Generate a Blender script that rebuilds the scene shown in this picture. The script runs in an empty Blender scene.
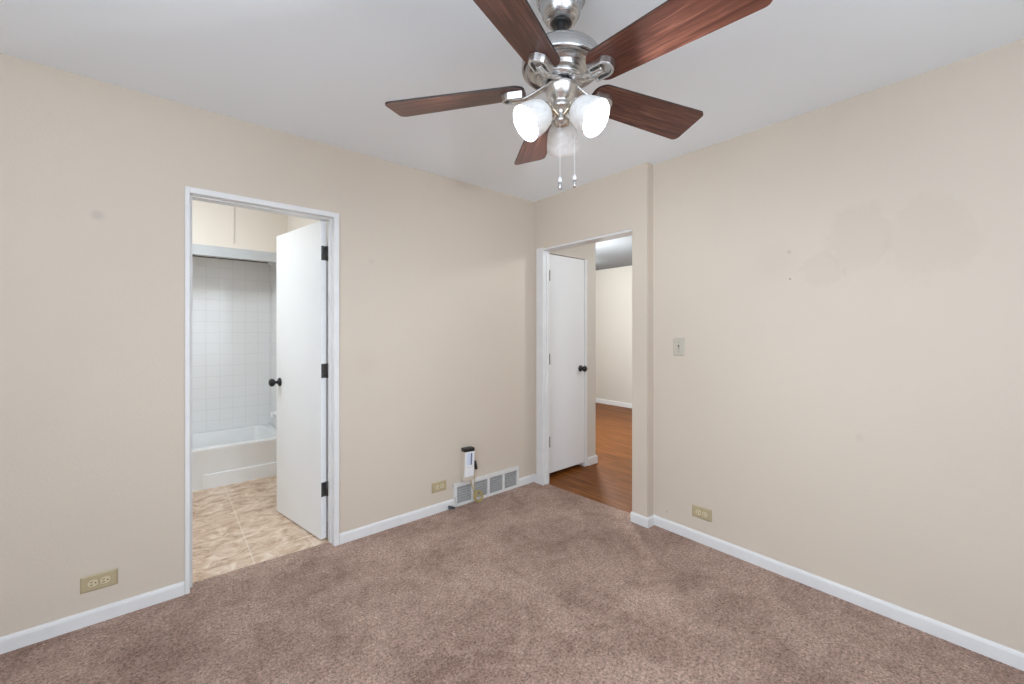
import bpy, bmesh, math, random
from mathutils import Vector, Matrix

S = bpy.context.scene
C = S.collection
PI = math.pi
random.seed(7)

# ------------------------------------------------------------------ camera, world, lights
YAW = 0.87011838
cam_d = bpy.data.cameras.new('camera'); cam = bpy.data.objects.new('camera', cam_d); C.objects.link(cam)
cam_d.sensor_width = 36.0; cam_d.lens = 410.924 / 1024 * 36.0
cam_d.shift_y = -(342 - 331.64) / 1024
cam_d.clip_start = 0.02; cam_d.clip_end = 60
cam.location = (0, 0, 1.30645); cam.rotation_euler = (PI / 2, 0, YAW - PI / 2)
S.camera = cam

w = bpy.data.worlds.new('sky'); S.world = w; w.use_nodes = True
w.node_tree.nodes['Background'].inputs[0].default_value = (0.80, 0.91, 1.04, 1)
w.node_tree.nodes['Background'].inputs[1].default_value = 0.4

S.view_settings.view_transform = 'Standard'; S.view_settings.look = 'None'
S.view_settings.gamma = 1.0; S.view_settings.use_curve_mapping = False
S.view_settings.exposure = 0.0
S.cycles.use_denoising = True
S.cycles.max_bounces = 10; S.cycles.diffuse_bounces = 7
S.cycles.sample_clamp_indirect = 6.0

BULB = 1400.0
DAY = (.80, .91, 1.04)
LAMP = (.90, .965, 1.0)
def area(name, loc, rot, sx, sy, power, col):
    d = bpy.data.lights.new(name, 'AREA'); d.shape = 'RECTANGLE'; d.size = sx; d.size_y = sy
    d.energy = power; d.color = col
    o = bpy.data.objects.new(name, d); C.objects.link(o); o.location = loc; o.rotation_euler = rot
    return o
def point(name, loc, power, col, r):
    d = bpy.data.lights.new(name, 'POINT'); d.energy = power; d.color = col; d.shadow_soft_size = r
    o = bpy.data.objects.new(name, d); C.objects.link(o); o.location = loc
    return o
# area lights as daylight in the two added windows behind the camera
area('added_daylight_back', (0.30, -1.322, 1.45), (PI / 2, 0, 0), 1.99, 1.49, 33, DAY)
area('added_daylight_side', (-1.722, -.20, 1.45), (PI / 2, 0, -PI / 2), 1.99, 1.49, 52, DAY)
# lamps of the bathroom and of the room beyond the hall
area('bathroom_ceiling_lamp', (-.42, 3.15, 2.34), (math.radians(28), 0, 0), .5, .3, 22, (.83, .935, 1.0))
point('hall_low_lamp', (4.10, 3.40, 1.72), 150, LAMP, 0.09)  # unseen lamp, set low to keep its hot spot off the ceiling
point('hall_glow_fill', (5.20, 4.35, 2.30), 9, LAMP, 0.12)  # small extra lamp, added for the glow on the hall ceiling
point('hall_near_lamp', (3.6, 1.0, 2.30), 38, LAMP, 0.09)

# ------------------------------------------------------------------ materials
def srgb(r, g, b):
    f = lambda c: (c / 255 / 12.92) if c / 255 <= 0.04045 else ((c / 255 + 0.055) / 1.055) ** 2.4
    return (f(r), f(g), f(b), 1)

class Mat:
    def __init__(s, name, col=(.8, .8, .8, 1), rough=.5, metal=0.0, spec=0.5):
        s.m = bpy.data.materials.new(name); s.m.use_nodes = True
        s.t = s.m.node_tree; s.n = s.t.nodes; s.b = s.n['Principled BSDF']
        s.b.inputs['Base Color'].default_value = col; s.b.inputs['Roughness'].default_value = rough
        s.b.inputs['Metallic'].default_value = metal; s.b.inputs['Specular IOR Level'].default_value = spec
    def N(s, typ, **kw):
        o = s.n.new(typ)
        for k, v in kw.items():
            if k in o.inputs: o.inputs[k].default_value = v
            else: setattr(o, k, v)
        return o
    def L(s, a, b): s.t.links.new(a, b)
    def coord(s, scale=(1, 1, 1), kind='Object', rot=(0, 0, 0), loc=(0, 0, 0)):
        t = s.N('ShaderNodeTexCoord'); mp = s.N('ShaderNodeMapping')
        mp.inputs['Scale'].default_value = scale; mp.inputs['Rotation'].default_value = rot; mp.inputs['Location'].default_value = loc
        s.L(t.outputs[kind], mp.inputs['Vector']); return mp.outputs['Vector']
    def world(s):
        return s.N('ShaderNodeNewGeometry').outputs['Position']
    def noise(s, vec, scale, detail=3, rough=.5, dist=0):
        o = s.N('ShaderNodeTexNoise'); o.inputs['Scale'].default_value = scale; o.inputs['Detail'].default_value = detail
        o.inputs['Roughness'].default_value = rough; o.inputs['Distortion'].default_value = dist
        s.L(vec, o.inputs['Vector']); return o.outputs['Fac']
    def ramp(s, fac, stops):
        o = s.N('ShaderNodeValToRGB'); e = o.color_ramp.elements
        while len(e) < len(stops): e.new(0.5)
        for k, (p, c) in enumerate(stops):
            e[k].position = p; e[k].color = c
        s.L(fac, o.inputs['Fac']); return o.outputs['Color']
    def mix(s, fac, a, b, mode='MIX'):
        o = s.N('ShaderNodeMix', data_type='RGBA', blend_type=mode)
        for sock, v in ((o.inputs[0], fac), (o.inputs[6], a), (o.inputs[7], b)):
            if hasattr(v, 'default_value') and hasattr(v, 'node'): s.L(v, sock)
            else: sock.default_value = v
        return o.outputs[2]
    def math(s, op, a, b=0.5):
        o = s.N('ShaderNodeMath', operation=op)
        for sock, v in ((o.inputs[0], a), (o.inputs[1], b)):
            if hasattr(v, 'node'): s.L(v, sock)
            else: sock.default_value = v
        return o.outputs[0]
    def color(s, sock): s.L(sock, s.b.inputs['Base Color'])
    def bump(s, h, strength, dist):
        o = s.N('ShaderNodeBump'); o.inputs['Strength'].default_value = strength; o.inputs['Distance'].default_value = dist
        s.L(h, o.inputs['Height']); s.L(o.outputs['Normal'], s.b.inputs['Normal'])
    def spot(s, c, r0, r1, wob=0.0, sc=14, stretch=(1, 1, 1)):
        """soft mask (1 inside) around a fixed place on the wall"""
        p = s.world()
        v = s.N('ShaderNodeVectorMath', operation='SUBTRACT'); s.L(p, v.inputs[0]); v.inputs[1].default_value = c
        m = s.N('ShaderNodeVectorMath', operation='MULTIPLY'); s.L(v.outputs[0], m.inputs[0]); m.inputs[1].default_value = stretch
        l = s.N('ShaderNodeVectorMath', operation='LENGTH'); s.L(m.outputs[0], l.inputs[0])
        d = l.outputs['Value']
        if wob:
            d = s.math('ADD', d, s.math('MULTIPLY', s.math('SUBTRACT', s.noise(p, sc, 4, .6), 0.5), wob))
        mr = s.N('ShaderNodeMapRange'); mr.inputs['From Min'].default_value = r0; mr.inputs['From Max'].default_value = r1
        mr.inputs['To Min'].default_value = 1; mr.inputs['To Max'].default_value = 0; s.L(d, mr.inputs['Value'])
        return mr.outputs['Result']

WALL = (0.615, 0.540, 0.456, 1)
def wall_mat(name, base=WALL, spots=()):
    m = Mat(name, base, .62, spec=.25)
    p = m.world()
    c = m.mix(m.ramp(m.noise(p, 1.3, 3), [(.35, (0, 0, 0, 1)), (.65, (1, 1, 1, 1))]), tuple(x * .972 for x in base[:3]) + (1,), base)
    for (ctr, r0, r1, wob, f, st) in spots:
        k = m.spot(ctr, r0, r1, wob, stretch=st)
        c = m.mix(k, c, f, 'MULTIPLY')
    m.color(c)
    m.bump(m.noise(p, 95, 3, .6), .16, .004)
    return m.m
LY, DX, RX, JY = 2.619, 2.463, 2.5375, 1.517
M = {}
M['wall_left'] = wall_mat('beige_wall_paint', spots=[
    ((-0.235, LY, 1.832), .010, .028, .012, (.86, .86, .87, 1), (1, 1, 1)),
    ((1.02, LY, 1.76), .006, .022, .012, (.94, .94, .94, 1), (1, 1, 1)),
    ((0.98, LY, 1.10), .02, .10, .05, (.985, .975, .96, 1), (1, 1, 1))])
M['wall_right'] = wall_mat('beige_wall_paint_patched', spots=[
    ((RX, 0.43, 1.76), .10, .13, .16, (.962, .960, .950, 1), (1, 1, .75)),
    ((RX, 0.20, 1.71), .12, .15, .15, (.968, .966, .957, 1), (1, .9, .8)),
    ((RX, 0.58, 1.62), .07, .09, .14, (.965, .962, .955, 1), (1, 1, 1)),
    ((RX, 0.78, 1.68), .05, .12, .12, (.970, .970, .965, 1), (1, 1, 1)),
    ((RX, 0.721, 1.730), .003, .014, .006, (.84, .83, .81, 1), (1, 1, 1)),
    ((RX, 0.717, 1.586), .003, .006, 0, (.45, .44, .42, 1), (1, 1, 1)),
    ((RX, 0.43, 0.80), .008, .025, .012, (.94, .94, .93, 1), (1, 1, 1)),
    ((RX, 1.42, 0.115), .004, .012, .008, (.80, .79, .77, 1), (1, 1, 1))])
M['wall'] = wall_mat('beige_entry_paint')
M['hall_wall'] = wall_mat('beige_hall_paint', (0.64, 0.595, 0.535, 1))
M['cream'] = wall_mat('cream_bathroom_paint', (0.745, 0.68, 0.61, 1))

def ceil_mat(name, rough, bump=True, col=(0.865, 0.92, 0.965, 1)):
    m = Mat(name, col, rough, spec=.3)
    p = m.world()
    m.color(m.mix(m.noise(p, 1.1, 3), tuple(x * .965 for x in col[:3]) + (1,), tuple(min(1, x * 1.02) for x in col[:3]) + (1,)))
    if bump: m.bump(m.noise(p, 70, 3, .6), .12, .004)
    return m.m
M['ceiling'] = ceil_mat('white_ceiling_paint', .7)
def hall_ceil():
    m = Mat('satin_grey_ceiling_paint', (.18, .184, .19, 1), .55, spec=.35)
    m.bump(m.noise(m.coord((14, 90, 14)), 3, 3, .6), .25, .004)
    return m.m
M['hall_ceiling'] = hall_ceil()
def white_mat(name, col, rough=.38, dirt=.05, sc=9):
    m = Mat(name, col, rough, spec=.4)
    n = m.ramp(m.noise(m.world(), sc, 5, .65), [(.3, tuple(x * (1 - dirt) for x in col[:3]) + (1,)), (.62, col)])
    m.color(n); return m.m
M['trim'] = white_mat('white_trim_paint', (.745, .745, .745, 1), dirt=.06)
M['door'] = white_mat('white_door_paint', (.78, .785, .79, 1), .34, .02, 2.5)
M['jamb'] = white_mat('grey_white_jamb_paint', (.50, .51, .525, 1), .36, .04)
M['enamel'] = white_mat('white_tub_enamel', (.80, .805, .81, 1), .16, .01, 2)
M['bronze'] = Mat('dark_bronze', (.030, .028, .028, 1), .38, .6).m
M['pewter'] = Mat('worn_dark_steel', (.14, .135, .13, 1), .42, .9).m
M['dark'] = Mat('dark_void', (.018, .018, .018, 1), .8).m
M['chrome'] = Mat('polished_chrome', (.78, .78, .79, 1), .12, 1).m
def nickel(name, col, rough):
    m = Mat(name, col, rough, 1.0)
    v = m.coord((1, 1, 60))
    n = m.noise(v, 5, 2)
    m.L(m.math('ADD', m.math('MULTIPLY', n, .16), rough - .08), m.b.inputs['Roughness'])
    return m.m
M['nickel'] = nickel('brushed_nickel', (.52, .515, .51, 1), .27)
M['nickel_bright'] = nickel('polished_nickel', (.68, .67, .655, 1), .29)
M['antique'] = Mat('warm_nickel', (.56, .48, .37, 1), .25, 1).m

def carpet():
    m = Mat('mauve_brown_carpet', (.3, .2, .17, 1), 1.0, spec=.05)
    p = m.world()
    big = m.noise(p, 2.6, 5, .62, .6)
    mid = m.noise(p, 17, 4, .6, .3)
    fine = m.noise(p, 150, 3, .8)
    grain = m.noise(p, 78, 4, .75)
    base = m.ramp(m.math('ADD', m.math('MULTIPLY', big, .62), m.math('MULTIPLY', mid, .38)),
                  [(.36, (.290, .183, .140, 1)), (.50, (.425, .288, .228, 1)), (.64, (.53, .375, .303, 1))])
    g = m.ramp(m.math('ADD', m.math('MULTIPLY', fine, .5), m.math('MULTIPLY', grain, .5)),
               [(.38, (.30, .28, .27, 1)), (.50, (1.0, 1.0, 1.0, 1)), (.62, (1.70, 1.70, 1.70, 1))])
    m.color(m.mix(1.0, base, g, 'MULTIPLY'))
    h = m.math('ADD', m.math('ADD', m.math('MULTIPLY', fine, .55), m.math('MULTIPLY', grain, .8)), m.math('MULTIPLY', mid, .6))
    m.bump(h, .9, .014)
    m.b.inputs['Sheen Weight'].default_value = .12; m.b.inputs['Sheen Roughness'].default_value = .5
    return m.m
M['carpet'] = carpet()

def bath_floor():
    m = Mat('beige_stone_vinyl', (.6, .5, .4, 1), .34, spec=.45)
    t = m.coord((1, 1, 1), 'Object')
    st = m.noise(m.coord((8.5, 11.5, 8)), 1.0, 9, .74, .9)
    st2 = m.noise(m.coord((2.2, 4.5, 3), loc=(3, 1, 0)), 1.0, 5, .6, 1.0)
    c = m.ramp(st, [(.36, (.32, .185, .115, 1)), (.455, (.53, .365, .25, 1)), (.53, (.66, .51, .39, 1)), (.63, (.80, .69, .585, 1))])
    c = m.mix(m.math('MULTIPLY', st2, .35), c, (.66, .50, .36, 1))
    br = m.N('ShaderNodeTexBrick'); br.offset = 0.0; br.squash = 1.0
    br.inputs['Scale'].default_value = 1.0; br.inputs['Brick Width'].default_value = .312; br.inputs['Row Height'].default_value = .312
    br.inputs['Mortar Size'].default_value = .0035; br.inputs['Mortar Smooth'].default_value = .3
    mp = m.coord((1, 1, 1), loc=(-.386 + .312 * 4, -2.86 + .312 * 4, 0)); m.L(mp, br.inputs['Vector'])
    m.color(m.mix(m.math('MULTIPLY', br.outputs['Fac'], .55), c, (.80, .72, .62, 1)))
    m.bump(m.math('SUBTRACT', 1.0, br.outputs['Fac']), .3, .002)
    return m.m
M['vinyl'] = bath_floor()

def wood_floor():
    m = Mat('orange_brown_laminate', (.3, .14, .06, 1), .42, spec=.12)
    br = m.N('ShaderNodeTexBrick'); br.offset = .37; br.squash = 1.0
    br.inputs['Scale'].default_value = 1.0; br.inputs['Brick Width'].default_value = 1.25; br.inputs['Row Height'].default_value = .125
    br.inputs['Mortar Size'].default_value = .0012; br.inputs['Color1'].default_value = (0, 0, 0, 1); br.inputs['Color2'].default_value = (1, 1, 1, 1)
    m.L(m.coord((1, 1, 1), rot=(0, 0, PI / 2)), br.inputs['Vector'])
    g = m.noise(m.coord((34, 2.4, 1)), 1.0, 6, .62, .8)
    c = m.ramp(g, [(.28, (.110, .032, .006, 1)), (.48, (.195, .064, .013, 1)), (.62, (.262, .092, .022, 1)), (.78, (.33, .132, .040, 1))])
    c = m.mix(.55, c, m.mix(br.outputs['Color'], (.72, .70, .68, 1), (1.10, 1.10, 1.10, 1)), 'MULTIPLY')
    m.color(m.mix(br.outputs['Fac'], c, (.08, .035, .016, 1)))
    return m.m
M['laminate'] = wood_floor()

def tile_mat():
    m = Mat('white_wall_tile', (.8, .8, .8, 1), .18, spec=.5)
    p = m.world()
    br = m.N('ShaderNodeTexBrick'); br.offset = 0.0; br.squash = 1.0
    for k, v in (('Scale', 1.0), ('Brick Width', .108), ('Row Height', .108), ('Mortar Size', .0022), ('Mortar Smooth', .2)):
        br.inputs[k].default_value = v
    sx = m.N('ShaderNodeSeparateXYZ'); m.L(p, sx.inputs[0]); cx = m.N('ShaderNodeCombineXYZ')
    m.L(m.math('ADD', sx.outputs['X'], sx.outputs['Y']), cx.inputs['X']); m.L(sx.outputs['Z'], cx.inputs['Y'])
    m.L(cx.outputs[0], br.inputs['Vector'])
    m.color(m.mix(br.outputs['Fac'], m.mix(m.noise(p, 3, 3), (.79, .795, .80, 1), (.83, .835, .84, 1)), (.735, .73, .725, 1)))
    m.bump(m.math('SUBTRACT', 1.0, br.outputs['Fac']), .35, .002)
    return m.m
M['tile'] = tile_mat()

def blade_wood():
    m = Mat('cherry_blade_veneer', (.2, .07, .04, 1), .36, spec=.32)
    v = m.coord((4.0, 75, 8)); g = m.noise(v, 1.0, 6, .7, 1.1)
    g2 = m.noise(m.coord((1.2, 9, 3), loc=(2, 0, 0)), 1.0, 3, .5, .5)
    c = m.ramp(g, [(.32, (.028, .010, .007, 1)), (.46, (.098, .033, .021, 1)), (.58, (.170, .066, .042, 1)), (.72, (.30, .145, .10, 1))])
    m.color(m.mix(m.math('MULTIPLY', g2, .6), c, (.085, .028, .018, 1)))
    m.b.inputs['Coat Weight'].default_value = .22; m.b.inputs['Coat Roughness'].default_value = .28
    return m.m
M['blade'] = blade_wood()
M['blade_edge'] = Mat('dark_blade_edge', (.02, .012, .010, 1), .45).m

def shade_glass():
    m = Mat('alabaster_glass', (.9, .9, .88, 1), .3)
    n = m.noise(m.coord((16, 16, 16)), 1.0, 4, .55, 2.2)
    col = m.ramp(n, [(.35, (.80, .785, .755, 1)), (.6, (.92, .915, .905, 1))])
    d = m.N('ShaderNodeBsdfDiffuse'); t = m.N('ShaderNodeBsdfTranslucent'); tr = m.N('ShaderNodeBsdfTransparent'); gl = m.N('ShaderNodeBsdfGlossy', Roughness=.22)
    m.L(col, d.inputs['Color']); m.L(col, t.inputs['Color'])
    a = m.N('ShaderNodeMixShader'); a.inputs[0].default_value = .0065; m.L(d.outputs[0], a.inputs[1]); m.L(t.outputs[0], a.inputs[2])
    b = m.N('ShaderNodeMixShader'); b.inputs[0].default_value = .0; m.L(a.outputs[0], b.inputs[1]); m.L(tr.outputs[0], b.inputs[2])
    c = m.N('ShaderNodeMixShader'); c.inputs[0].default_value = .06; m.L(b.outputs[0], c.inputs[1]); m.L(gl.outputs[0], c.inputs[2])
    m.L(c.outputs[0], m.n['Material Output'].inputs['Surface'])
    return m.m
M['shade'] = shade_glass()
def bulb_mat():
    m = Mat('lit_bulb', (1, 1, 1, 1)); m.b.inputs['Emission Color'].default_value = (.86, .95, 1.03, 1)
    m.b.inputs['Emission Strength'].default_value = BULB; return m.m
M['bulb'] = bulb_mat()
M['ivory'] = white_mat('aged_ivory_plastic', (.45, .375, .235, 1), .38, .06, 20)
M['ivory_light'] = white_mat('pale_ivory_plastic', (.63, .55, .37, 1), .34, .03, 20)
M['almond'] = white_mat('almond_plastic', (.50, .465, .395, 1), .38, .03, 20)
M['vent'] = white_mat('white_vent_enamel', (.72, .72, .705, 1), .4, .10, 40)
M['slat'] = white_mat('grey_vent_slat', (.37, .37, .365, 1), .5, .25, 60)
M['box_white'] = white_mat('white_plastic', (.78, .79, .81, 1), .36, .02)
M['box_side'] = white_mat('beige_plastic', (.62, .56, .48, 1), .45, .05, 30)
M['box_blue'] = Mat('blue_grey_strip', (.10, .11, .22, 1), .3).m
M['box_pane'] = Mat('pale_blue_panel', (.62, .68, .80, 1), .3).m
M['black'] = Mat('black_plastic', (.014, .014, .015, 1), .38).m
M['grey_plastic'] = Mat('grey_blue_plastic', (.07, .085, .10, 1), .4).m
M['cable'] = Mat('tan_cable', (.46, .35, .13, 1), .42).m
M['cable_grey'] = Mat('grey_cable', (.42, .39, .33, 1), .5).m
M['white_porcelain'] = Mat('white_bead', (.85, .85, .86, 1), .25).m

# ------------------------------------------------------------------ mesh helpers
def box(bm, x0, x1, y0, y1, z0, z1, mi=0, bev=0.0):
    x0, x1 = sorted((x0, x1)); y0, y1 = sorted((y0, y1)); z0, z1 = sorted((z0, z1))
    r = bmesh.ops.create_cube(bm, size=1.0)
    for v in r['verts']:
        v.co = Vector((x0 + (v.co.x + .5) * (x1 - x0), y0 + (v.co.y + .5) * (y1 - y0), z0 + (v.co.z + .5) * (z1 - z0)))
    fs = {f for v in r['verts'] for f in v.link_faces}
    for f in fs: f.material_index = mi
    if bev:
        es = list({e for v in r['verts'] for e in v.link_edges})
        rr = bmesh.ops.bevel(bm, geom=es, offset=bev, segments=2, profile=.6, affect='EDGES')
        for f in rr['faces']: f.material_index = mi
def quad(bm, pts, mi=0):
    f = bm.faces.new([bm.verts.new(p) for p in pts]); f.material_index = mi; return f
def prism(bm, pts, z0, z1, mi=0, side=None):
    """outline in xy extruded from z0 to z1"""
    a = [bm.verts.new((x, y, z0)) for x, y in pts]; b = [bm.verts.new((x, y, z1)) for x, y in pts]
    fa = bm.faces.new(a[::-1]); fb = bm.faces.new(b); fa.material_index = fb.material_index = mi
    n = len(pts)
    for i in range(n):
        f = bm.faces.new((a[i], a[(i + 1) % n], b[(i + 1) % n], b[i])); f.material_index = mi if side is None else side
def frame_of(d):
    d = Vector(d).normalized(); u = Vector((0, 0, 1)) if abs(d.z) < .9 else Vector((1, 0, 0))
    x = u.cross(d).normalized(); return x, d.cross(x), d
def lathe(bm, prof, o=(0, 0, 0), d=(0, 0, 1), seg=40, mi=0, cap=True):
    """profile [(r, t)] turned about the axis d through o"""
    X, Y, D = frame_of(d); o = Vector(o); rings = []
    for r, t in prof:
        if r < 1e-6: rings.append([bm.verts.new(o + D * t)])
        else: rings.append([bm.verts.new(o + D * t + X * (r * math.cos(2 * PI * k / seg)) + Y * (r * math.sin(2 * PI * k / seg))) for k in range(seg)])
    for a, b in zip(rings, rings[1:]):
        for k in range(seg):
            j = (k + 1) % seg
            vs = ([a[0]] if len(a) == 1 else [a[k], a[j]]) + ([b[0]] if len(b) == 1 else [b[j], b[k]])
            if len(vs) >= 3:
                f = bm.faces.new(vs); f.material_index = mi; f.smooth = True
    if cap:
        for r_ in (rings[0], rings[-1]):
            if len(r_) > 2:
                f = bm.faces.new(r_); f.material_index = mi
def tube(bm, pts, r, seg=10, mi=0, radii=None, cap=True):
    pts = [Vector(p) for p in pts]; rings = []; X = None
    for i, p in enumerate(pts):
        d = (pts[min(i + 1, len(pts) - 1)] - pts[max(i - 1, 0)]).normalized()
        if X is None: X = frame_of(d)[0]
        else: X = (X - d * X.dot(d)).normalized()
        Y = d.cross(X); rr = radii[i] if radii else r
        rings.append([bm.verts.new(p + X * rr * math.cos(2 * PI * k / seg) + Y * rr * math.sin(2 * PI * k / seg)) for k in range(seg)])
    for a, b in zip(rings, rings[1:]):
        for k in range(seg):
            j = (k + 1) % seg
            f = bm.faces.new((a[k], a[j], b[j], b[k])); f.material_index = mi; f.smooth = True
    if cap:
        for r_ in (rings[0], rings[-1]):
            f = bm.faces.new(r_); f.material_index = mi
def spline(pts, n=8):
    P = [Vector(p) for p in pts]; P = [P[0]] + P + [P[-1]]; out = []
    for i in range(1, len(P) - 2):
        for k in range(n):
            t = k / n; a, b, c, d = P[i - 1:i + 3]
            out.append(.5 * ((2 * b) + (c - a) * t + (2 * a - 5 * b + 4 * c - d) * t * t + (3 * b - a - 3 * c + d) * t ** 3))
    out.append(P[-2]); return out
def obj(name, bm, mats, parent=None, loc=None, rot=None, bevel=0.0, smooth=False):
    bmesh.ops.recalc_face_normals(bm, faces=bm.faces[:])
    me = bpy.data.meshes.new(name); bm.to_mesh(me); bm.free()
    for mt in (mats if isinstance(mats, (list, tuple)) else [mats]): me.materials.append(mt)
    if smooth:
        for p in me.polygons: p.use_smooth = True
    o = bpy.data.objects.new(name, me); C.objects.link(o)
    if parent: o.parent = parent
    if loc: o.location = loc
    if rot: o.rotation_euler = rot
    if bevel:
        b = o.modifiers.new('bevel', 'BEVEL'); b.width = bevel; b.segments = 2; b.limit_method = 'ANGLE'; b.angle_limit = math.radians(40)
    return o
def tag(o, label, cat, group=None, kind=None):
    o['label'] = label; o['category'] = cat
    if group: o['group'] = group
    if kind: o['kind'] = kind
    return o
def thing(name, label, cat, loc=(0, 0, 0), rot=(0, 0, 0), group=None):
    o = bpy.data.objects.new(name, None); C.objects.link(o); o.location = loc; o.rotation_euler = rot
    o.empty_display_size = .05
    return tag(o, label, cat, group)
def struct(name, bm, mats, label, cat, parent=None, **kw):
    o = obj(name, bm, mats, parent, **kw)
    return tag(o, label, cat, kind='structure')
def B(): return bmesh.new()
def copy_tree(o, parent=None):
    c = o.copy(); C.objects.link(c)
    if parent: c.parent = parent
    for ch in list(o.children): copy_tree(ch, c)
    return c

# ------------------------------------------------------------------ the room shell
H = 2.44
XW, YS = -1.70, -1.30            # walls behind and beside the camera
WB = LY + 0.116                  # bathroom face of the left wall
D0, D1, DH = 0.094, 0.785, 2.002 # bathroom doorway
# bedroom carpet, its edge following the two doorways
bm = B()
prism(bm, [(XW, YS), (RX, YS), (RX, JY), (RX + .02, JY), (2.563, 1.60), (2.560, 1.70), (2.545, 1.85), (2.530, 2.10), (2.517, 2.35), (2.508, 2.52), (DX, 2.52), (DX, LY),
           (D1 + .015, LY), (D1 + .015, 2.684), (.60, 2.690), (.40, 2.697), (.25, 2.701), (D0 - .014, 2.704), (D0 - .014, LY), (XW, LY)], -.05, 0)
struct('floor', bm, M['carpet'], 'mauve brown cut-pile carpet covering the bedroom floor', 'carpet')
bm = B(); box(bm, -.66, .90, 2.60, 5.05, -.08, -.006)
struct('floor_bathroom', bm, M['vinyl'], 'beige stone-look tile floor of the bathroom', 'floor')
bm = B(); box(bm, 2.47, 6.2, .1, 6.1, -.08, -.006)
struct('floor_hall', bm, M['laminate'], 'orange brown wood plank floor beyond the hall doorway', 'floor')

bm = B(); box(bm, XW - .1, RX + .08, YS - .1, LY + .05, H, H + .1)
struct('ceiling', bm, M['ceiling'], 'pale grey painted bedroom ceiling over the fan', 'ceiling')
bm = B(); box(bm, -.76, .98, LY + .05, 5.1, H, H + .1)
struct('ceiling_bathroom', bm, M['ceiling'], 'white bathroom ceiling behind the door head', 'ceiling')
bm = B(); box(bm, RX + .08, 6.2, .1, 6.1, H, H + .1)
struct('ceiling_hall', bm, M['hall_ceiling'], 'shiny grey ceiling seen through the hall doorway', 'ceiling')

bm = B()
box(bm, XW - .1, D0 - .012, LY, WB, -.05, H); box(bm, D1 + .012, RX + .02, LY, WB, -.05, H); box(bm, D0 - .012, D1 + .012, LY, WB, DH + .012, H)
struct('wall_left', bm, M['wall_left'], 'long beige wall with the bathroom doorway, a vent and a small grey smudge', 'wall')
bm = B(); box(bm, RX, RX + .085, YS - .1, JY + .005, -.05, H)
struct('wall_right', bm, M['wall_right'], 'beige wall with faint patches, a light switch and one outlet', 'wall')
EJ0, EJ1, EH = 1.634, 2.502, 2.000
bm = B()
box(bm, DX, RX + .03, JY, EJ0, -.05, H); box(bm, DX, RX - .005, EJ1 + .012, LY + .001, -.05, H); box(bm, DX, RX + .03, EJ0, EJ1 + .012, EH + .018, H)
struct('wall_entry', bm, M['wall'], 'beige wall around the hall doorway, standing proud of the right wall', 'wall')
# walls behind the camera, each with an added window opening for daylight
bm = B()
box(bm, XW - .1, RX + .09, YS - .1, YS, -.05, .70); box(bm, XW - .1, RX + .09, YS - .1, YS, 2.20, H)
box(bm, XW - .1, -.70, YS - .1, YS, .70, 2.20); box(bm, 1.30, RX + .09, YS - .1, YS, .70, 2.20)
struct('wall_back', bm, M['wall'], 'beige wall with an added wide window opposite the bathroom doorway', 'wall')
bm = B()
box(bm, XW - .1, XW, YS - .1, LY, -.05, .70); box(bm, XW - .1, XW, YS - .1, LY, 2.20, H)
box(bm, XW - .1, XW, YS - .1, -1.20, .70, 2.20); box(bm, XW - .1, XW, .80, LY, .70, 2.20)
struct('wall_side', bm, M['wall'], 'beige wall with an added window opposite the light switch wall', 'wall')
def window(name, x0, x1, y, rot, loc, label):  # frame of a window added out of view to let daylight in
    bm = B(); t = .045
    for a, b, c, d in ((x0, x1, .70, .70 + t), (x0, x1, 2.20 - t, 2.20), (x0, x0 + t, .70, 2.20), (x1 - t, x1, .70, 2.20), (x0, x1, 1.43, 1.47)):
        box(bm, a, b, -.07, -.03, c, d)
    o = struct(name, bm, M['trim'], label, 'window', loc=loc, rot=rot); return o
window('added_window_1', -1.0, 1.0, 0, (0, 0, 0), (.30, YS, 0), 'added white framed sash window, unseen, opposite the bathroom doorway')
window('added_window_2', -1.0, 1.0, 0, (0, 0, -PI / 2), (XW, -.20, 0), 'added white framed sash window, unseen, opposite the light switch')

# baseboards: rounded top, run along a list of points, face to the left of travel
def baseboard(name, pts, label, h=.068, t=.013, z0=-.004):
    bm = B(); prof = [(0, 0), (t, 0), (t, h - .014), (t * .8, h - .005), (t * .4, h), (0, h)]
    rows = []
    for i, p in enumerate(pts):
        p = Vector((p[0], p[1])); d0 = (p - Vector(pts[i - 1][:2])).normalized() if i else None
        d1 = (Vector(pts[i + 1][:2]) - p).normalized() if i < len(pts) - 1 else None
        if d0 is None: d0 = d1
        if d1 is None: d1 = d0
        n0 = Vector((-d0.y, d0.x)); n1 = Vector((-d1.y, d1.x)); n = (n0 + n1); n /= max(.2, n.dot(n0))
        rows.append([bm.verts.new((p.x + n.x * a, p.y + n.y * a, z0 + b)) for a, b in prof])
    for a, b in zip(rows, rows[1:]):
        for k in range(len(prof)):
            j = (k + 1) % len(prof); bm.faces.new((a[k], a[j], b[j], b[k]))
    bm.faces.new(rows[0]); bm.faces.new(rows[-1])
    return struct(name, bm, M['trim'], label, 'baseboard')
baseboard('baseboard_left', [(D0 - .021, LY), (XW, LY)], 'white baseboard between the room corner and the bathroom door casing')
baseboard('baseboard_left.001', [(1.634, LY), (D1 + .031, LY)], 'white baseboard between the bathroom door casing and the floor vent')
baseboard('baseboard_left.002', [(DX, 2.578), (DX, LY), (2.277, LY)], 'short white baseboard between the floor vent and the hall door casing')
baseboard('baseboard_right', [(RX, YS), (RX, JY)], 'long white baseboard under the light switch wall')
baseboard('baseboard_entry', [(RX, JY), (DX, JY), (DX, EJ0 + .004)], 'short white baseboard wrapping the wall end beside the hall doorway', t=.014)
baseboard('baseboard_back', [(XW, YS), (RX, YS)], 'white baseboard under the added wide window')
baseboard('baseboard_side', [(XW, LY), (XW, YS)], 'white baseboard under the added side window')

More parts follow.
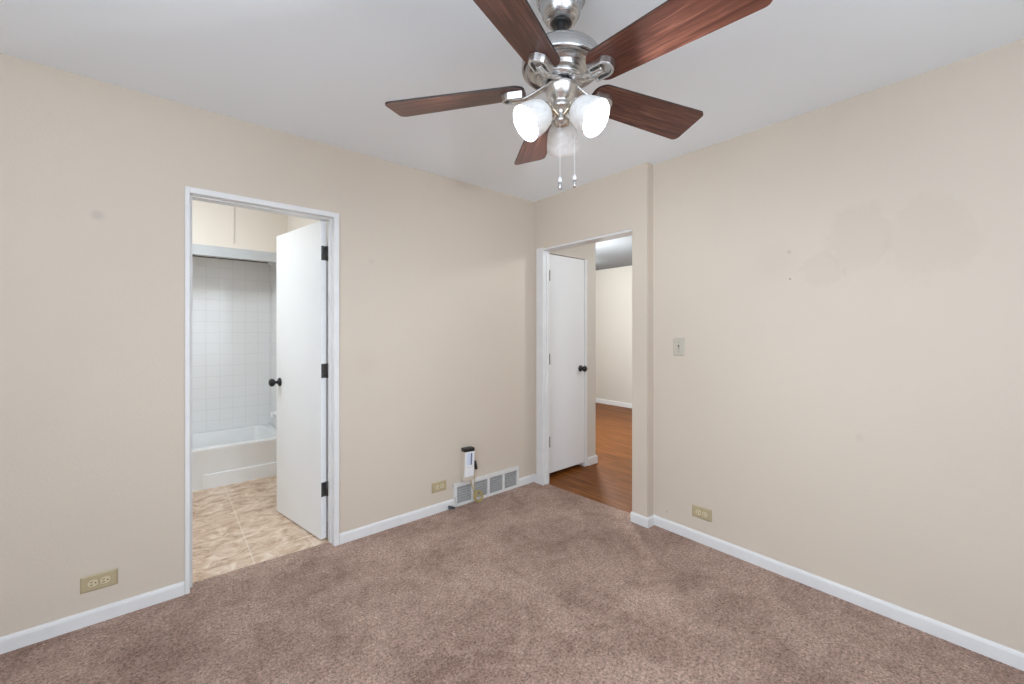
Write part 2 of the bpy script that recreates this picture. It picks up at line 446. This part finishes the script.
# bathroom door frame (casing wraps the jamb)
bm = B(); c = .030; p = .012
box(bm, D0 - .020, D0, LY - p, WB + p, -.01, DH + .029, bev=.003); box(bm, D1, D1 + c, LY - p, WB + p, -.01, DH + .029, bev=.003)
box(bm, D0, D1, LY - p, WB + p, DH, DH + .029, bev=.003)
box(bm, D0, D0 + .012, LY + .042, LY + .080, -.006, DH); box(bm, D1 - .008, D1, LY + .042, LY + .080, -.006, DH); box(bm, D0 + .012, D1 - .008, LY + .042, LY + .080, DH - .004, DH)
struct('trim_1', bm, M['trim'], 'white painted frame around the bathroom doorway', 'door frame')
# hall door frame: casing on the corner side, thin head
bm = B()
box(bm, DX - .014, DX, EJ1 - .004, 2.578, -.01, EH + .022, bev=.003)
box(bm, DX - .006, RX - .006, EJ1, EJ1 + .013, -.01, EH)
box(bm, DX - .008, RX + .032, EJ0, EJ1 + .002, EH, EH + .014)
box(bm, DX + .030, DX + .052, EJ1 - .008, EJ1, -.006, EH); 
struct('trim_2', bm, M['trim'], 'white painted frame and head of the hall doorway', 'door frame')

# ------------------------------------------------------------------ doors
def knob_prof(): return [(.0, -.001), (.031, -.001), (.031, .004), (.026, .009), (.012, .012), (.010, .030), (.017, .036), (.0265, .045), (.0285, .056), (.024, .066), (.012, .071), (0, .072)]
def add_knob(parent, o, d, mat, lab=None):
    bm = B(); lathe(bm, knob_prof(), o, d, 28); k = obj('knob', bm, mat, parent)
    if lab: k['label'] = lab
    return k
# bathroom door, swung into the bathroom
t = thing('door_1', 'white flush bathroom door with dark knob, swung open into the bathroom', 'door', (.779, WB + .003, 0), (0, 0, -math.radians(79.2)))
t['kind'] = 'structure'
bm = B(); box(bm, -.672, -.003, -.036, 0, .005, 2.000, bev=.0015)
obj('door_leaf', bm, M['door'], t)
add_knob(t, (-.612, -.036, .945), (0, -1, 0), M['bronze'], 'dark bronze round knob')
for z in (1.80, 1.06, .315):
    bm = B()
    box(bm, -.0035, -.0015, -.034, .001, z - .045, z + .045)
    lathe(bm, [(.0068, z - .046), (.0068, z + .046)], (.0015, .003, 0), (0, 0, 1), 14)
    for dz in (-.03, 0, .03): lathe(bm, [(.0035, 0), (.003, .0015), (0, .002)], (-.0015, -.018 + (.008 if dz else -.006), z + dz), (1, 0, 0), 10, 1)
    h = obj('hinge', bm, [M['pewter'], M['bronze']], t); h['label'] = 'dark steel butt hinge'
bm = B()
for z in (1.80, 1.06, .315): box(bm, D1 - .0012, D1 + .001, WB - .034, WB + .001, z - .045, z + .045)
box(bm, D1 - .0012, D1 + .001, LY + .082, WB + .004, -.004, .0)
obj('hinge_plate', bm, M['pewter'], bpy.data.objects['trim_1'])

# ------------------------------------------------------------------ bathroom
BX0, BX1, TY, BY = -.655, .865, 4.27, 5.00
bm = B(); box(bm, BX0 - .1, BX1 + .1, BY, BY + .1, -.05, H)
struct('wall_bathroom_back', bm, M['door'], 'white wall above the tile at the back of the tub', 'wall')
bm = B(); box(bm, BX1, BX1 + .1, WB, BY, -.05, H)
struct('wall_bathroom_right', bm, M['cream'], 'cream wall behind the open bathroom door', 'wall')
bm = B(); box(bm, BX0 - .1, BX0, WB, BY, -.05, H)
struct('wall_bathroom_left', bm, M['cream'], 'cream bathroom wall past the left door casing', 'wall')
bm = B(); box(bm, BX0, BX1, TY + .002, BY, 2.026, H)
struct('wall_soffit', bm, M['cream'], 'cream panelled soffit above the tub opening', 'wall')
bm = B(); box(bm, BX0, BX1, TY - .008, TY + .05, 1.942, 2.028, bev=.003)
struct('trim_3', bm, M['jamb'], 'pale grey header board across the top of the tub alcove', 'trim')
bm = B(); box(bm, .438, .456, TY - .006, TY + .004, 2.066, H, bev=.002)
struct('trim_4', bm, M['cream'], 'narrow cream batten on the soffit above the tub', 'trim')
bm = B()
box(bm, BX0, BX1, BY - .012, BY + .001, .3325, 2.026); box(bm, BX1 - .012, BX1 + .001, TY, BY - .012, .3325, 2.026); box(bm, BX0 - .001, BX0 + .012, TY, BY - .012, .3325, 2.026)
struct('wall_tile', bm, M['tile'], 'white square wall tiles around the bathtub', 'wall')
baseboard('baseboard_bathroom', [(BX1, 2.76), (BX1, TY)], 'white baseboard behind the open bathroom door')

# bathtub
t = thing('bathtub', 'white enamel alcove bathtub below the white tiled wall', 'bathtub', (0, TY, -.006))
bm = B(); X0, X1, D = BX0 + .002, BX1 - .014, BY - TY - .013; zt = .338
def rrect(x0, x1, y0, y1, r, z, n=6):
    out = []
    for cx, cy, a0 in ((x1 - r, y1 - r, 0), (x0 + r, y1 - r, 90), (x0 + r, y0 + r, 180), (x1 - r, y0 + r, 270)):
        for k in range(n + 1):
            a = math.radians(a0 + 90 * k / n); out.append(bm.verts.new((cx + r * math.cos(a), cy + r * math.sin(a), z)))
    return out
loops = [rrect(X0, X1, 0, D, .004, 0), rrect(X0, X1, 0, D, .004, zt - .030), rrect(X0, X1, -.004, D, .006, zt - .020), rrect(X0, X1, -.002, D, .008, zt - .006), rrect(X0 + .002, X1 - .001, .008, D, .010, zt),
         rrect(X0 + .06, X1 - .06, .055, D - .045, .10, zt), rrect(X0 + .075, X1 - .07, .068, D - .055, .10, zt - .02),
         rrect(X0 + .13, X1 - .09, .10, D - .09, .11, .12), rrect(X0 + .20, X1 - .12, .14, D - .13, .10, .075)]
for a, b in zip(loops, loops[1:]):
    n = len(a)
    for k in range(n): bm.faces.new((a[k], a[(k + 1) % n], b[(k + 1) % n], b[k]))
bm.faces.new(loops[-1]); bm.faces.new(loops[0][::-1])
o = obj('tub_body', bm, M['enamel'], t, smooth=True, bevel=0)
ms = o.modifiers.new('edges', 'EDGE_SPLIT'); ms.split_angle = math.radians(50)
# apron panel: the face slopes out to a ledge near the floor
bm = B()
xa, xb = .235, X1 - .02
P = [(xa, -.001, .285), (xb, -.001, .285), (xb, -.017, .125), (xa, -.017, .125), (xb, -.020, .113), (xa, -.020, .113), (xb, -.001, .004), (xa, -.001, .004)]
v = [bm.verts.new(q) for q in [(xa, -.0005, .122), (X1, -.0005, .122), (X1, -.013, .115), (xa + .03, -.013, .115), (xa, -.0005, .0), (X1, -.013, .0), (xa + .03, -.013, .0)]]
bm.faces.new((v[0], v[1], v[2], v[3])); bm.faces.new((v[3], v[2], v[5], v[6])); bm.faces.new((v[0], v[3], v[6], v[4]))
obj('apron_panel', bm, M['enamel'], t)
bm = B(); lathe(bm, [(.034, 0), (.034, .006), (.024, .010), (.022, .040), (.026, .052), (.022, .062), (.0, .064)], (BX1 - .012, 4.60, .50), (-1, 0, -.12), 24)
tag(obj('tub_spout', bm, M['white_porcelain']), 'small white spout on the tile above the tub end', 'spout')
t = thing('shower_rod', 'thin dark shower rod under the header above the tub', 'rod', (BX1 - .001, 4.72, 1.995))
bm = B(); tube(bm, [(-.02, 0, 0), (BX0 - BX1 + .002, 0, 0)], .0055, 14); obj('rod', bm, M['pewter'], t)
bm = B(); lathe(bm, [(.030, 0), (.030, .010), (.017, .022), (.016, .075), (.0, .076)], (0, 0, 0), (-1, 0, 0), 24); o = obj('flange', bm, M['box_white'], t); o['label'] = 'white end flange'

# ------------------------------------------------------------------ hall beyond the entry doorway
HY = 2.600; CX0, CX1, CH, HE = 2.628, 3.118, 2.010, 3.285
bm = B()
box(bm, RX - .006, CX0, HY, HY + .5, -.05, H); box(bm, CX1, HE, HY, HY + .5, -.05, H); box(bm, CX0, CX1, HY, HY + .5, CH, H); box(bm, CX0, CX1, HY + .35, HY + .5, -.05, CH)
struct('wall_hall_left', bm, M['hall_wall'], 'beige hall wall holding the narrow closet door', 'wall')
bm = B(); box(bm, 6.10, 6.2, .1, 6.1, -.05, H)
struct('wall_hall_far', bm, M['hall_wall'], 'far beige wall at the end of the wood floor', 'wall')
bm = B(); box(bm, RX - .03, 6.1, 6.0, 6.1, -.05, H)
struct('wall_hall_end', bm, M['wall'], 'beige wall closing the room behind the closet', 'wall')
bm = B(); box(bm, RX + .085, 6.1, .1, .2, -.05, H)
struct('wall_hall_right', bm, M['wall'], 'beige wall closing the hall behind the light switch wall', 'wall')
bm = B(); box(bm, RX - .10, RX - .005, HY + .45, 6.1, -.05, H)
struct('wall_hall_near', bm, M['wall'], 'beige wall of the room behind the closet', 'wall')
baseboard('baseboard_far', [(6.10, .2), (6.10, 6.0)], 'white baseboard along the far hall wall', h=.078)
baseboard('baseboard_hall', [(HE, HY + .5), (HE, HY), (CX1 + .036, HY)], 'white baseboard wrapping the wall end beside the closet door', h=.078, t=.015)
bm = B(); box(bm, CX1 - .002, CX1 + .034, HY - .006, HY + .03, -.004, CH - .004, bev=.002)
struct('trim_6', bm, M['trim'], 'white strip between the closet door and the hall wall end', 'trim')
t = thing('door_2', 'narrow white closet door standing closed in the hall', 'door', (CX0 + .004, HY + .004, 0)); t['kind'] = 'structure'
bm = B(); box(bm, 0, CX1 - CX0 - .008, 0, .034, .034, CH - .006, bev=.0015); obj('door_leaf', bm, M['door'], t)
add_knob(t, (CX1 - CX0 - .063, 0, .952), (0, -1, 0), M['bronze'], 'dark bronze round knob')
for z in (1.81, 1.06, .316):
    bm = B(); lathe(bm, [(.0055, z - .048), (.0055, z + .048)], (.002, -.004, 0), (0, 0, 1), 12); h = obj('hinge', bm, M['bronze'], t); h['label'] = 'dark hinge barrel'

# ------------------------------------------------------------------ ceiling fan
FX, FY = 1.0048, .9385
fan = thing('ceiling_fan', 'five-blade cherry wood ceiling fan with brushed nickel motor and three lamps', 'ceiling fan', (FX, FY, H))
Z = lambda z: z - H
bm = B(); lathe(bm, [(.0, 0), (.079, 0), (.082, -.010), (.082, -.034), (.078, -.044), (.070, -.048), (.069, -.062), (.064, -.082), (.053, -.100), (.041, -.110), (.035, -.113), (.031, -.108), (.0, -.104)], seg=56)
obj('canopy', bm, M['nickel'], fan)
bm = B(); lathe(bm, [(0, -.100), (.034, -.104), (.033, -.113), (.028, -.118), (.014, -.121), (.014, -.215)], seg=28); o = obj('downrod', bm, M['black'], fan); o['label'] = 'black hanger ball and downrod'
bm = B(); lathe(bm, [(.0, Z(2.232)), (.020, Z(2.235)), (.060, Z(2.230)), (.100, Z(2.226)), (.124, Z(2.218)), (.130, Z(2.208)), (.131, Z(2.178)), (.128, Z(2.170)), (.120, Z(2.167)),
                     (.114, Z(2.170)), (.104, Z(2.169)), (.092, Z(2.165)), (.087, Z(2.160)), (.085, Z(2.150)), (.080, Z(2.146)), (.0, Z(2.146))], seg=64)
obj('motor_housing', bm, M['nickel'], fan)
bm = B(); lathe(bm, [(.0, Z(2.148)), (.068, Z(2.148)), (.072, Z(2.143)), (.070, Z(2.136)), (.062, Z(2.131)), (.0, Z(2.131))], seg=48)
obj('flywheel', bm, M['nickel_bright'], fan)
bm = B(); lathe(bm, [(.0, Z(2.134)), (.044, Z(2.134)), (.044, Z(2.112)), (.0, Z(2.112))], seg=40)
o = obj('switch_collar', bm, M['black'], fan); o['label'] = 'dark gap ring'
bm = B(); lathe(bm, [(.0, Z(2.120)), (.050, Z(2.120)), (.055, Z(2.116)), (.0555, Z(2.110)), (.053, Z(2.105)), (.050, Z(2.097)), (.044, Z(2.085)), (.034, Z(2.074)), (.028, Z(2.069)), (.026, Z(2.064)), (.029, Z(2.060)), (.029, Z(2.051)), (.025, Z(2.046)), (.014, Z(2.043)), (.012, Z(2.018)), (.018, Z(2.013)), (.021, Z(2.007)), (.018, Z(2.001)), (.008, Z(1.996)), (.0, Z(1.995))], seg=48)
obj('switch_housing', bm, M['nickel_bright'], fan)

# blades and their brackets
def blade_mesh():
    bm = B(); r0, r1, w0, w1 = .118, .60, .060, .0765; pts = []
    def arc(cx, cy, r, a0, a1, n=6):
        for k in range(n + 1):
            a = math.radians(a0 + (a1 - a0) * k / n); pts.append((cx + r * math.cos(a), cy + r * math.sin(a)))
    arc(r1 - .022, w1 - .022, .022, 0, 92); arc(r0 + .045, w0 - .042, .042, 95, 172, 8)
    arc(r0 + .045, -w0 + .042, .042, 188, 265, 8); arc(r1 - .022, -w1 + .022, .022, 268, 360)
    prism(bm, pts, -.003, .003, 0, 1)
    return bm
def bracket_mesh():
    bm = B()
    # half-round clamp under the blade root
    pts = [(.128, -.031), (.172, -.032)]
    for k in range(9):
        a = math.radians(-80 + 160 * k / 8); pts.append((.172 + .031 * math.cos(a), .032 * math.sin(a)))
    pts += [(.172, .032), (.128, .031)]
    n = len(pts); zs = (-.0035, -.026)
    top = [bm.verts.new((x, y, zs[0])) for x, y in pts]; low = [bm.verts.new((.158 + (x - .158) * .95, y * .93, zs[1])) for x, y in pts]
    inn = [bm.verts.new((.158 + (x - .158) * .80, y * .76, zs[1])) for x, y in pts]; rec = [bm.verts.new((.158 + (x - .158) * .76, y * .70, -.013)) for x, y in pts]
    for a, b in ((top, low), (low, inn), (inn, rec)):
        for k in range(n): bm.faces.new((a[k], a[(k + 1) % n], b[(k + 1) % n], b[k]))
    bm.faces.new(top); bm.faces.new(rec)
    # arm from the flywheel out to the clamp
    P = spline([(.046, 0, .006), (.070, 0, -.004), (.100, 0, -.016), (.130, 0, -.024), (.168, 0, -.022)], 6)
    hw = [.022, .020, .017, .015, .014, .012]
    prev = None; nP = len(P)
    for i, q in enumerate(P):
        f = i / (nP - 1) * 5; k = min(4, int(f)); wv = hw[k] + (hw[k + 1] - hw[k]) * (f - k)
        ring = [bm.verts.new((q.x, wv * math.cos(a), q.z + .007 * math.sin(a))) for a in [2 * PI * j / 12 for j in range(12)]]
        if prev:
            for j in range(12):
                fc = bm.faces.new((prev[j], prev[(j + 1) % 12], ring[(j + 1) % 12], ring[j])); fc.smooth = True
        else: bm.faces.new(ring)
        prev = ring
    bm.faces.new(prev)
    return bm
A0 = 129.6; pitch = -math.radians(15.35)
droops = [1.9, 0.3, 0.3, 0.3, 0.3]; pitches = [-.205, pitch, pitch, pitch, pitch]
b0 = k0 = None
for k in range(5):
    az = math.radians(A0 - 72 * k)
    if b0 is None:
        b0 = obj('blade', blade_mesh(), [M['blade'], M['blade_edge']], fan); k0 = obj('blade_bracket', bracket_mesh(), M['nickel_bright'], fan, bevel=.0012)
        bm = B(); lathe(bm, [(.0045, 0), (.004, .0015), (0, .002)], (.158, .008, -.013), (0, 0, -1), 12); lathe(bm, [(.0045, 0), (.004, .0015), (0, .002)], (.158, -.008, -.013), (0, 0, -1), 12)
        obj('screw', bm, M['antique'], k0)
        b, q = b0, k0
    else:
        b = copy_tree(b0, fan); q = copy_tree(k0, fan)
    for o in (b, q):
        o.location = (0, 0, Z(2.1197)); o.rotation_euler = (pitches[k], math.radians(droops[k]), az)

# light kit: three arms with bell shades
def dirv(az, r, z): return Vector((r * math.cos(az), r * math.sin(az), z))
for az in (40, 163, 280):
    a = math.radians(az)
    n0 = dirv(a, .045, Z(2.036)); n1 = dirv(a, .130, Z(1.972)); ax = (n1 - n0).normalized()
    bm = B(); tube(bm, spline([dirv(a, .010, Z(2.024)), dirv(a, .022, Z(2.032)), dirv(a, .034, Z(2.040)), n0 + ax * .004], 5), .0065, 12)
    lathe(bm, [(.0, -.006), (.014, -.006), (.020, .000), (.026, .006), (.027, .018), (.024, .020), (.0, .020)], n0, ax, 28)
    obj('lamp_arm', bm, M['antique'], fan)
    bm = B()
    prof = [(.0225, .010), (.026, .016), (.036, .022), (.0455, .034), (.0515, .052), (.0550, .072), (.0570, .092), (.0580, .108), (.0565, .109), (.0545, .092), (.0525, .072), (.049, .053), (.043, .036), (.034, .025), (.024, .019), (.0205, .012)]
    lathe(bm, prof, n0, ax, 44, cap=False)
    s = obj('lamp_shade', bm, M['shade'], fan, smooth=True); s['label'] = 'frosted alabaster glass bell shade'
    bm = B(); lathe(bm, [(.0, .026), (.010, .028), (.013, .040), (.018, .058), (.021, .074), (.020, .088), (.014, .097), (.0, .102)], n0, ax, 24)
    o = obj('bulb', bm, M['bulb'], s, smooth=True); o['label'] = 'lit white bulb'

# pull chains (beads), positions from the switch housing
for px, py, zt_, zb_ in ((.99827, .93717, 2.000, 1.815), (1.03496, .90623, 2.060, 1.822)):
    x, y = px - FX, py - FY
    bm = B(); z = Z(zt_); tube(bm, [(x, y, Z(zt_)), (x, y, Z(zb_))], .0007, 6)
    while z > Z(zb_):
        lathe(bm, [(0, -.0014), (.001, -.0009), (.0014, 0), (.001, .0009), (0, .0014)], (x, y, z), (0, 0, 1), 8); z -= .0040
    ch = obj('pull_chain', bm, M['white_porcelain'], fan)
    bm = B(); z = Z(zb_)
    lathe(bm, [(0, .004), (.004, .002), (.0065, -.004), (.0068, -.010), (.005, -.015), (0, -.016)], (x, y, z), (0, 0, 1), 16, 0)
    lathe(bm, [(0, -.014), (.005, -.015), (.0055, -.020), (.0055, -.034), (.004, -.038), (0, -.039)], (x, y, z), (0, 0, 1), 16, 1)
    obj('pull_pendant', bm, [M['white_porcelain'], M['nickel']], ch)

# ------------------------------------------------------------------ outlets and switch (built in XZ facing -Y)
def disc_xz(bm, cx, cz, rx, rz, y0, y1, mi=0, n=20, flat=0.0):
    pts = []
    for k in range(n):
        a = 2 * PI * k / n; pts.append((cx + rx * math.cos(a), max(-rz + flat, min(rz - flat, rz * math.sin(a))) + cz))
    a = [bm.verts.new((x, y0, z)) for x, z in pts]; b = [bm.verts.new((x, y1, z)) for x, z in pts]
    f = bm.faces.new(a); g = bm.faces.new(b); f.material_index = g.material_index = mi
    for k in range(n):
        f = bm.faces.new((a[k], a[(k + 1) % n], b[(k + 1) % n], b[k])); f.material_index = mi
def plate(bm, w_, h_, t_=.0065):
    a = [(-w_, 0, -h_), (w_, 0, -h_), (w_, 0, h_), (-w_, 0, h_)]; e = .006
    b = [(-w_, -.0025, -h_), (w_, -.0025, -h_), (w_, -.0025, h_), (-w_, -.0025, h_)]
    c_ = [(-w_ + e, -t_, -h_ + e), (w_ - e, -t_, -h_ + e), (w_ - e, -t_, h_ - e), (-w_ + e, -t_, h_ - e)]
    L = [[bm.verts.new(q) for q in s_] for s_ in (a, b, c_)]
    for p_, q_ in zip(L, L[1:]):
        for k in range(4): bm.faces.new((p_[k], p_[(k + 1) % 4], q_[(k + 1) % 4], q_[k]))
    bm.faces.new(L[0]); bm.faces.new(L[2])
def make_outlet(label):
    t = thing('wall_outlet', label, 'outlet', group='wall outlets')
    bm = B(); plate(bm, .0605, .036); obj('cover_plate', bm, M['ivory'], t)
    for s in (-1, 1):
        cx = s * .0195
        bm = B(); disc_xz(bm, cx, 0, .0165, .0165, -.001, -.0095, 0, 28, .0025)
        for dz in (-.0062, .0062): box(bm, cx - .0095, cx - .0005, -.0101, -.009, dz - .0014, dz + .0014, 1)
        disc_xz(bm, cx + .0085, 0, .0027, .0027, -.009, -.0101, 1, 12)
        obj('receptacle', bm, [M['ivory_light'], M['dark']], t)
    bm = B(); lathe(bm, [(.0035, .0), (.003, .0012), (0, .0016)], (0, -.0064, 0), (0, -1, 0), 14); obj('screw', bm, M['antique'], t)
    return t
o1 = make_outlet('ivory duplex outlet low on the wall, between the room corner and the bathroom door')
o1.location = (-.228, LY, .182)
o2 = copy_tree(o1); o2['label'] = 'ivory duplex outlet just beside the white floor vent'; o2.location = (1.517, LY, .184)
o3 = copy_tree(o1); o3['label'] = 'ivory duplex outlet low under the light switch'; o3.location = (RX, 1.185, .1845); o3.rotation_euler = (0, 0, -PI / 2)
t = thing('light_switch', 'almond single toggle light switch on the wall beside the hall doorway', 'light switch', (RX, 1.334, 1.2075), (0, 0, -PI / 2))
bm = B(); plate(bm, .038, .059); obj('cover_plate', bm, M['almond'], t)
bm = B(); box(bm, -.005, .005, -.0068, -.006, -.012, .012, 0); obj('toggle_slot', bm, M['dark'], t)
bm = B(); prism(bm, [(-.0042, -.005), (.0042, -.005), (.0034, -.0195), (-.0034, -.0195)], -.004, .005); o = obj('toggle', bm, M['almond'], t, rot=(.5, 0, 0), bevel=.0008)
for s in (-1, 1):
    bm = B(); lathe(bm, [(.0034, .0), (.003, .0012), (0, .0016)], (0, -.0064, s * .030), (0, -1, 0), 14); obj('screw', bm, M['antique'], t)

# ------------------------------------------------------------------ return-air vent
VX0, VX1, VH = 1.634, 2.276, .176
t = thing('floor_vent', 'white four-section return-air vent at the foot of the wall', 'vent', (VX0, LY, .0)); W_ = VX1 - VX0
xs = []; fw = .028; bar = .022; sw = (W_ - 2 * fw - 3 * bar) / 4
bm = B(); dpt = .016
box(bm, 0, W_, -dpt, 0, 0, .022, bev=.003); box(bm, 0, W_, -dpt, 0, VH - .030, VH, bev=.003); box(bm, 0, fw, -dpt + .0004, 0, .020, VH - .028, bev=.002); box(bm, W_ - fw, W_, -dpt + .0004, 0, .020, VH - .028, bev=.002)
for k in range(3):
    x = fw + sw + k * (sw + bar); box(bm, x, x + bar, -dpt, 0, .018, VH - .026, bev=.002)
obj('frame', bm, M['vent'], t)
for k in range(4):
    x = fw + k * (sw + bar)
    bm = B(); quad(bm, [(x, -.0008, .02), (x + sw, -.0008, .02), (x + sw, -.0008, VH - .028), (x, -.0008, VH - .028)], 1)
    nS = 7; z0, z1 = .026, VH - .034
    for i in range(nS):
        z = z0 + (z1 - z0) * i / (nS - 1)
        prism_pts = [(-.003, z + .0052), (-.0125, z - .0068), (-.0125, z - .0056), (-.003, z + .0068)]
        a = [bm.verts.new((x - .001, y, zz)) for y, zz in prism_pts]; b = [bm.verts.new((x + sw + .001, y, zz)) for y, zz in prism_pts]
        for j in range(4): bm.faces.new((a[j], a[(j + 1) % 4], b[(j + 1) % 4], b[j]))
        bm.faces.new(a); bm.faces.new(b)
    obj('slat_panel', bm, [M['slat'], M['dark']], t)
for x, z in ((.013, .088), (W_ - .013, .088)):
    bm = B(); lathe(bm, [(.004, 0), (.003, .001), (0, .0015)], (x, -dpt + .0004, z), (0, -1, 0), 14); obj('screw', bm, M['vent'], t)

# ------------------------------------------------------------------ wall box, its cables
t = thing('wall_terminal_box', 'upright white plastic wall box with black cap above the floor vent', 'wall box', (1.744, LY, .302), (0, math.radians(2.5), 0))
hw_, hh = .045, .117
bm = B(); box(bm, -hw_, hw_, -.052, -.004, -hh + .018, hh - .012, 0, .005); obj('body', bm, M['box_side'], t)
bm = B(); box(bm, -hw_ - .004, hw_ + .004, -.006, 0, -hh + .005, hh, 0, .002); o = obj('back_plate', bm, M['box_side'], t)
bm = B(); box(bm, -hw_ + .006, hw_ - .002, -.056, -.050, -.012, hh - .016, 0, .002); obj('upper_panel', bm, M['box_white'], t)
bm = B(); box(bm, -hw_ + .022, hw_ - .018, -.0575, -.055, .004, hh - .026, 0); o = obj('window', bm, M['box_pane'], t); o['label'] = 'pale blue window'
bm = B(); box(bm, hw_ - .036, hw_ - .026, -.0585, -.057, .004, hh - .026, 0); o = obj('stripe', bm, M['box_blue'], t); o['label'] = 'dark blue stripe'
bm = B(); box(bm, -hw_ + .006, hw_ - .002, -.056, -.050, -hh + .034, -.016, 0, .002)
for i in range(3): box(bm, -.020 + i * .014, -.012 + i * .014, -.0568, -.0555, -.055, -.045, 0)
obj('lower_panel', bm, M['box_white'], t)
bm = B(); box(bm, -hw_ - .001, hw_ + .001, -.054, -.004, hh - .016, hh + .012, 0, .006); o = obj('cap', bm, M['black'], t); o['label'] = 'glossy black cap'
bm = B(); box(bm, -hw_ + .004, hw_ - .002, -.050, -.006, -hh, -hh + .022, 0, .007); obj('base', bm, M['box_side'], t)
bm = B(); tube(bm, [(hw_ + .016, -.040, .022), (hw_ + .019, -.042, .004), (hw_ + .027, -.044, -.040)], .0085, 12, radii=[.010, .0095, .0125])
box(bm, hw_ - .002, hw_ + .018, -.046, -.034, .000, .014)
o = obj('side_plug', bm, M['black'], t); o['label'] = 'black plug on the side'
# tan cable coiled over the vent, hanging from the box
bm = B(); cx, cy, cz = 1.828, LY - .046, .050; pts = [(1.775, LY - .026, .186), (1.780, LY - .030, .150), (1.790, LY - .034, .110), (1.800, LY - .036, .070)]
random.seed(3)
for k in range(0, 5 * 16 + 6):
    a = PI + 2 * PI * k / 16; lp = k / 16
    r = .036 + .004 * math.sin(lp * 2.1); pts.append((cx + r * math.cos(a) + .003 * math.sin(lp * 3), cy - .003 * lp + .006 * math.sin(a), cz + r * math.sin(a) * .98 + .002 * math.cos(lp * 5)))
tube(bm, spline(pts, 3), .0032, 8)
tube(bm, spline([(cx - .036, cy - .012, cz + .008), (cx - .006, cy - .022, cz + .012), (cx + .03, cy - .018, cz + .020), (cx + .040, cy - .006, cz + .012)], 5), .0036, 8)
tube(bm, spline([(1.815, LY - .020, .20), (1.812, LY - .026, .17), (1.808, LY - .032, .12), (1.806, LY - .038, .07)], 5), .0024, 8)
tag(obj('coiled_cable', bm, M['cable']), 'tan cable coiled in loops against the floor vent', 'cable')
# black connector lying at the vent's left end
t = thing('cable_connector', 'small black cable connector on the carpet at the vent end beside the outlet', 'connector', (1.592, LY - .050, .0))
bm = B(); tube(bm, [(-.022, 0, .032), (-.012, 0, .030), (-.010, 0, .028), (.010, 0, .022), (.012, 0, .020), (.030, 0, .017)], .01, 14, radii=[.014, .014, .011, .010, .007, .006])
obj('plug', bm, M['grey_plastic'], t)
bm = B(); tube(bm, spline([(.032, 0, .018), (.046, .010, .020), (.052, .030, .060), (.046, .046, .12), (.040, .046, .17)], 5), .0022, 8); obj('lead', bm, M['cable_grey'], t)
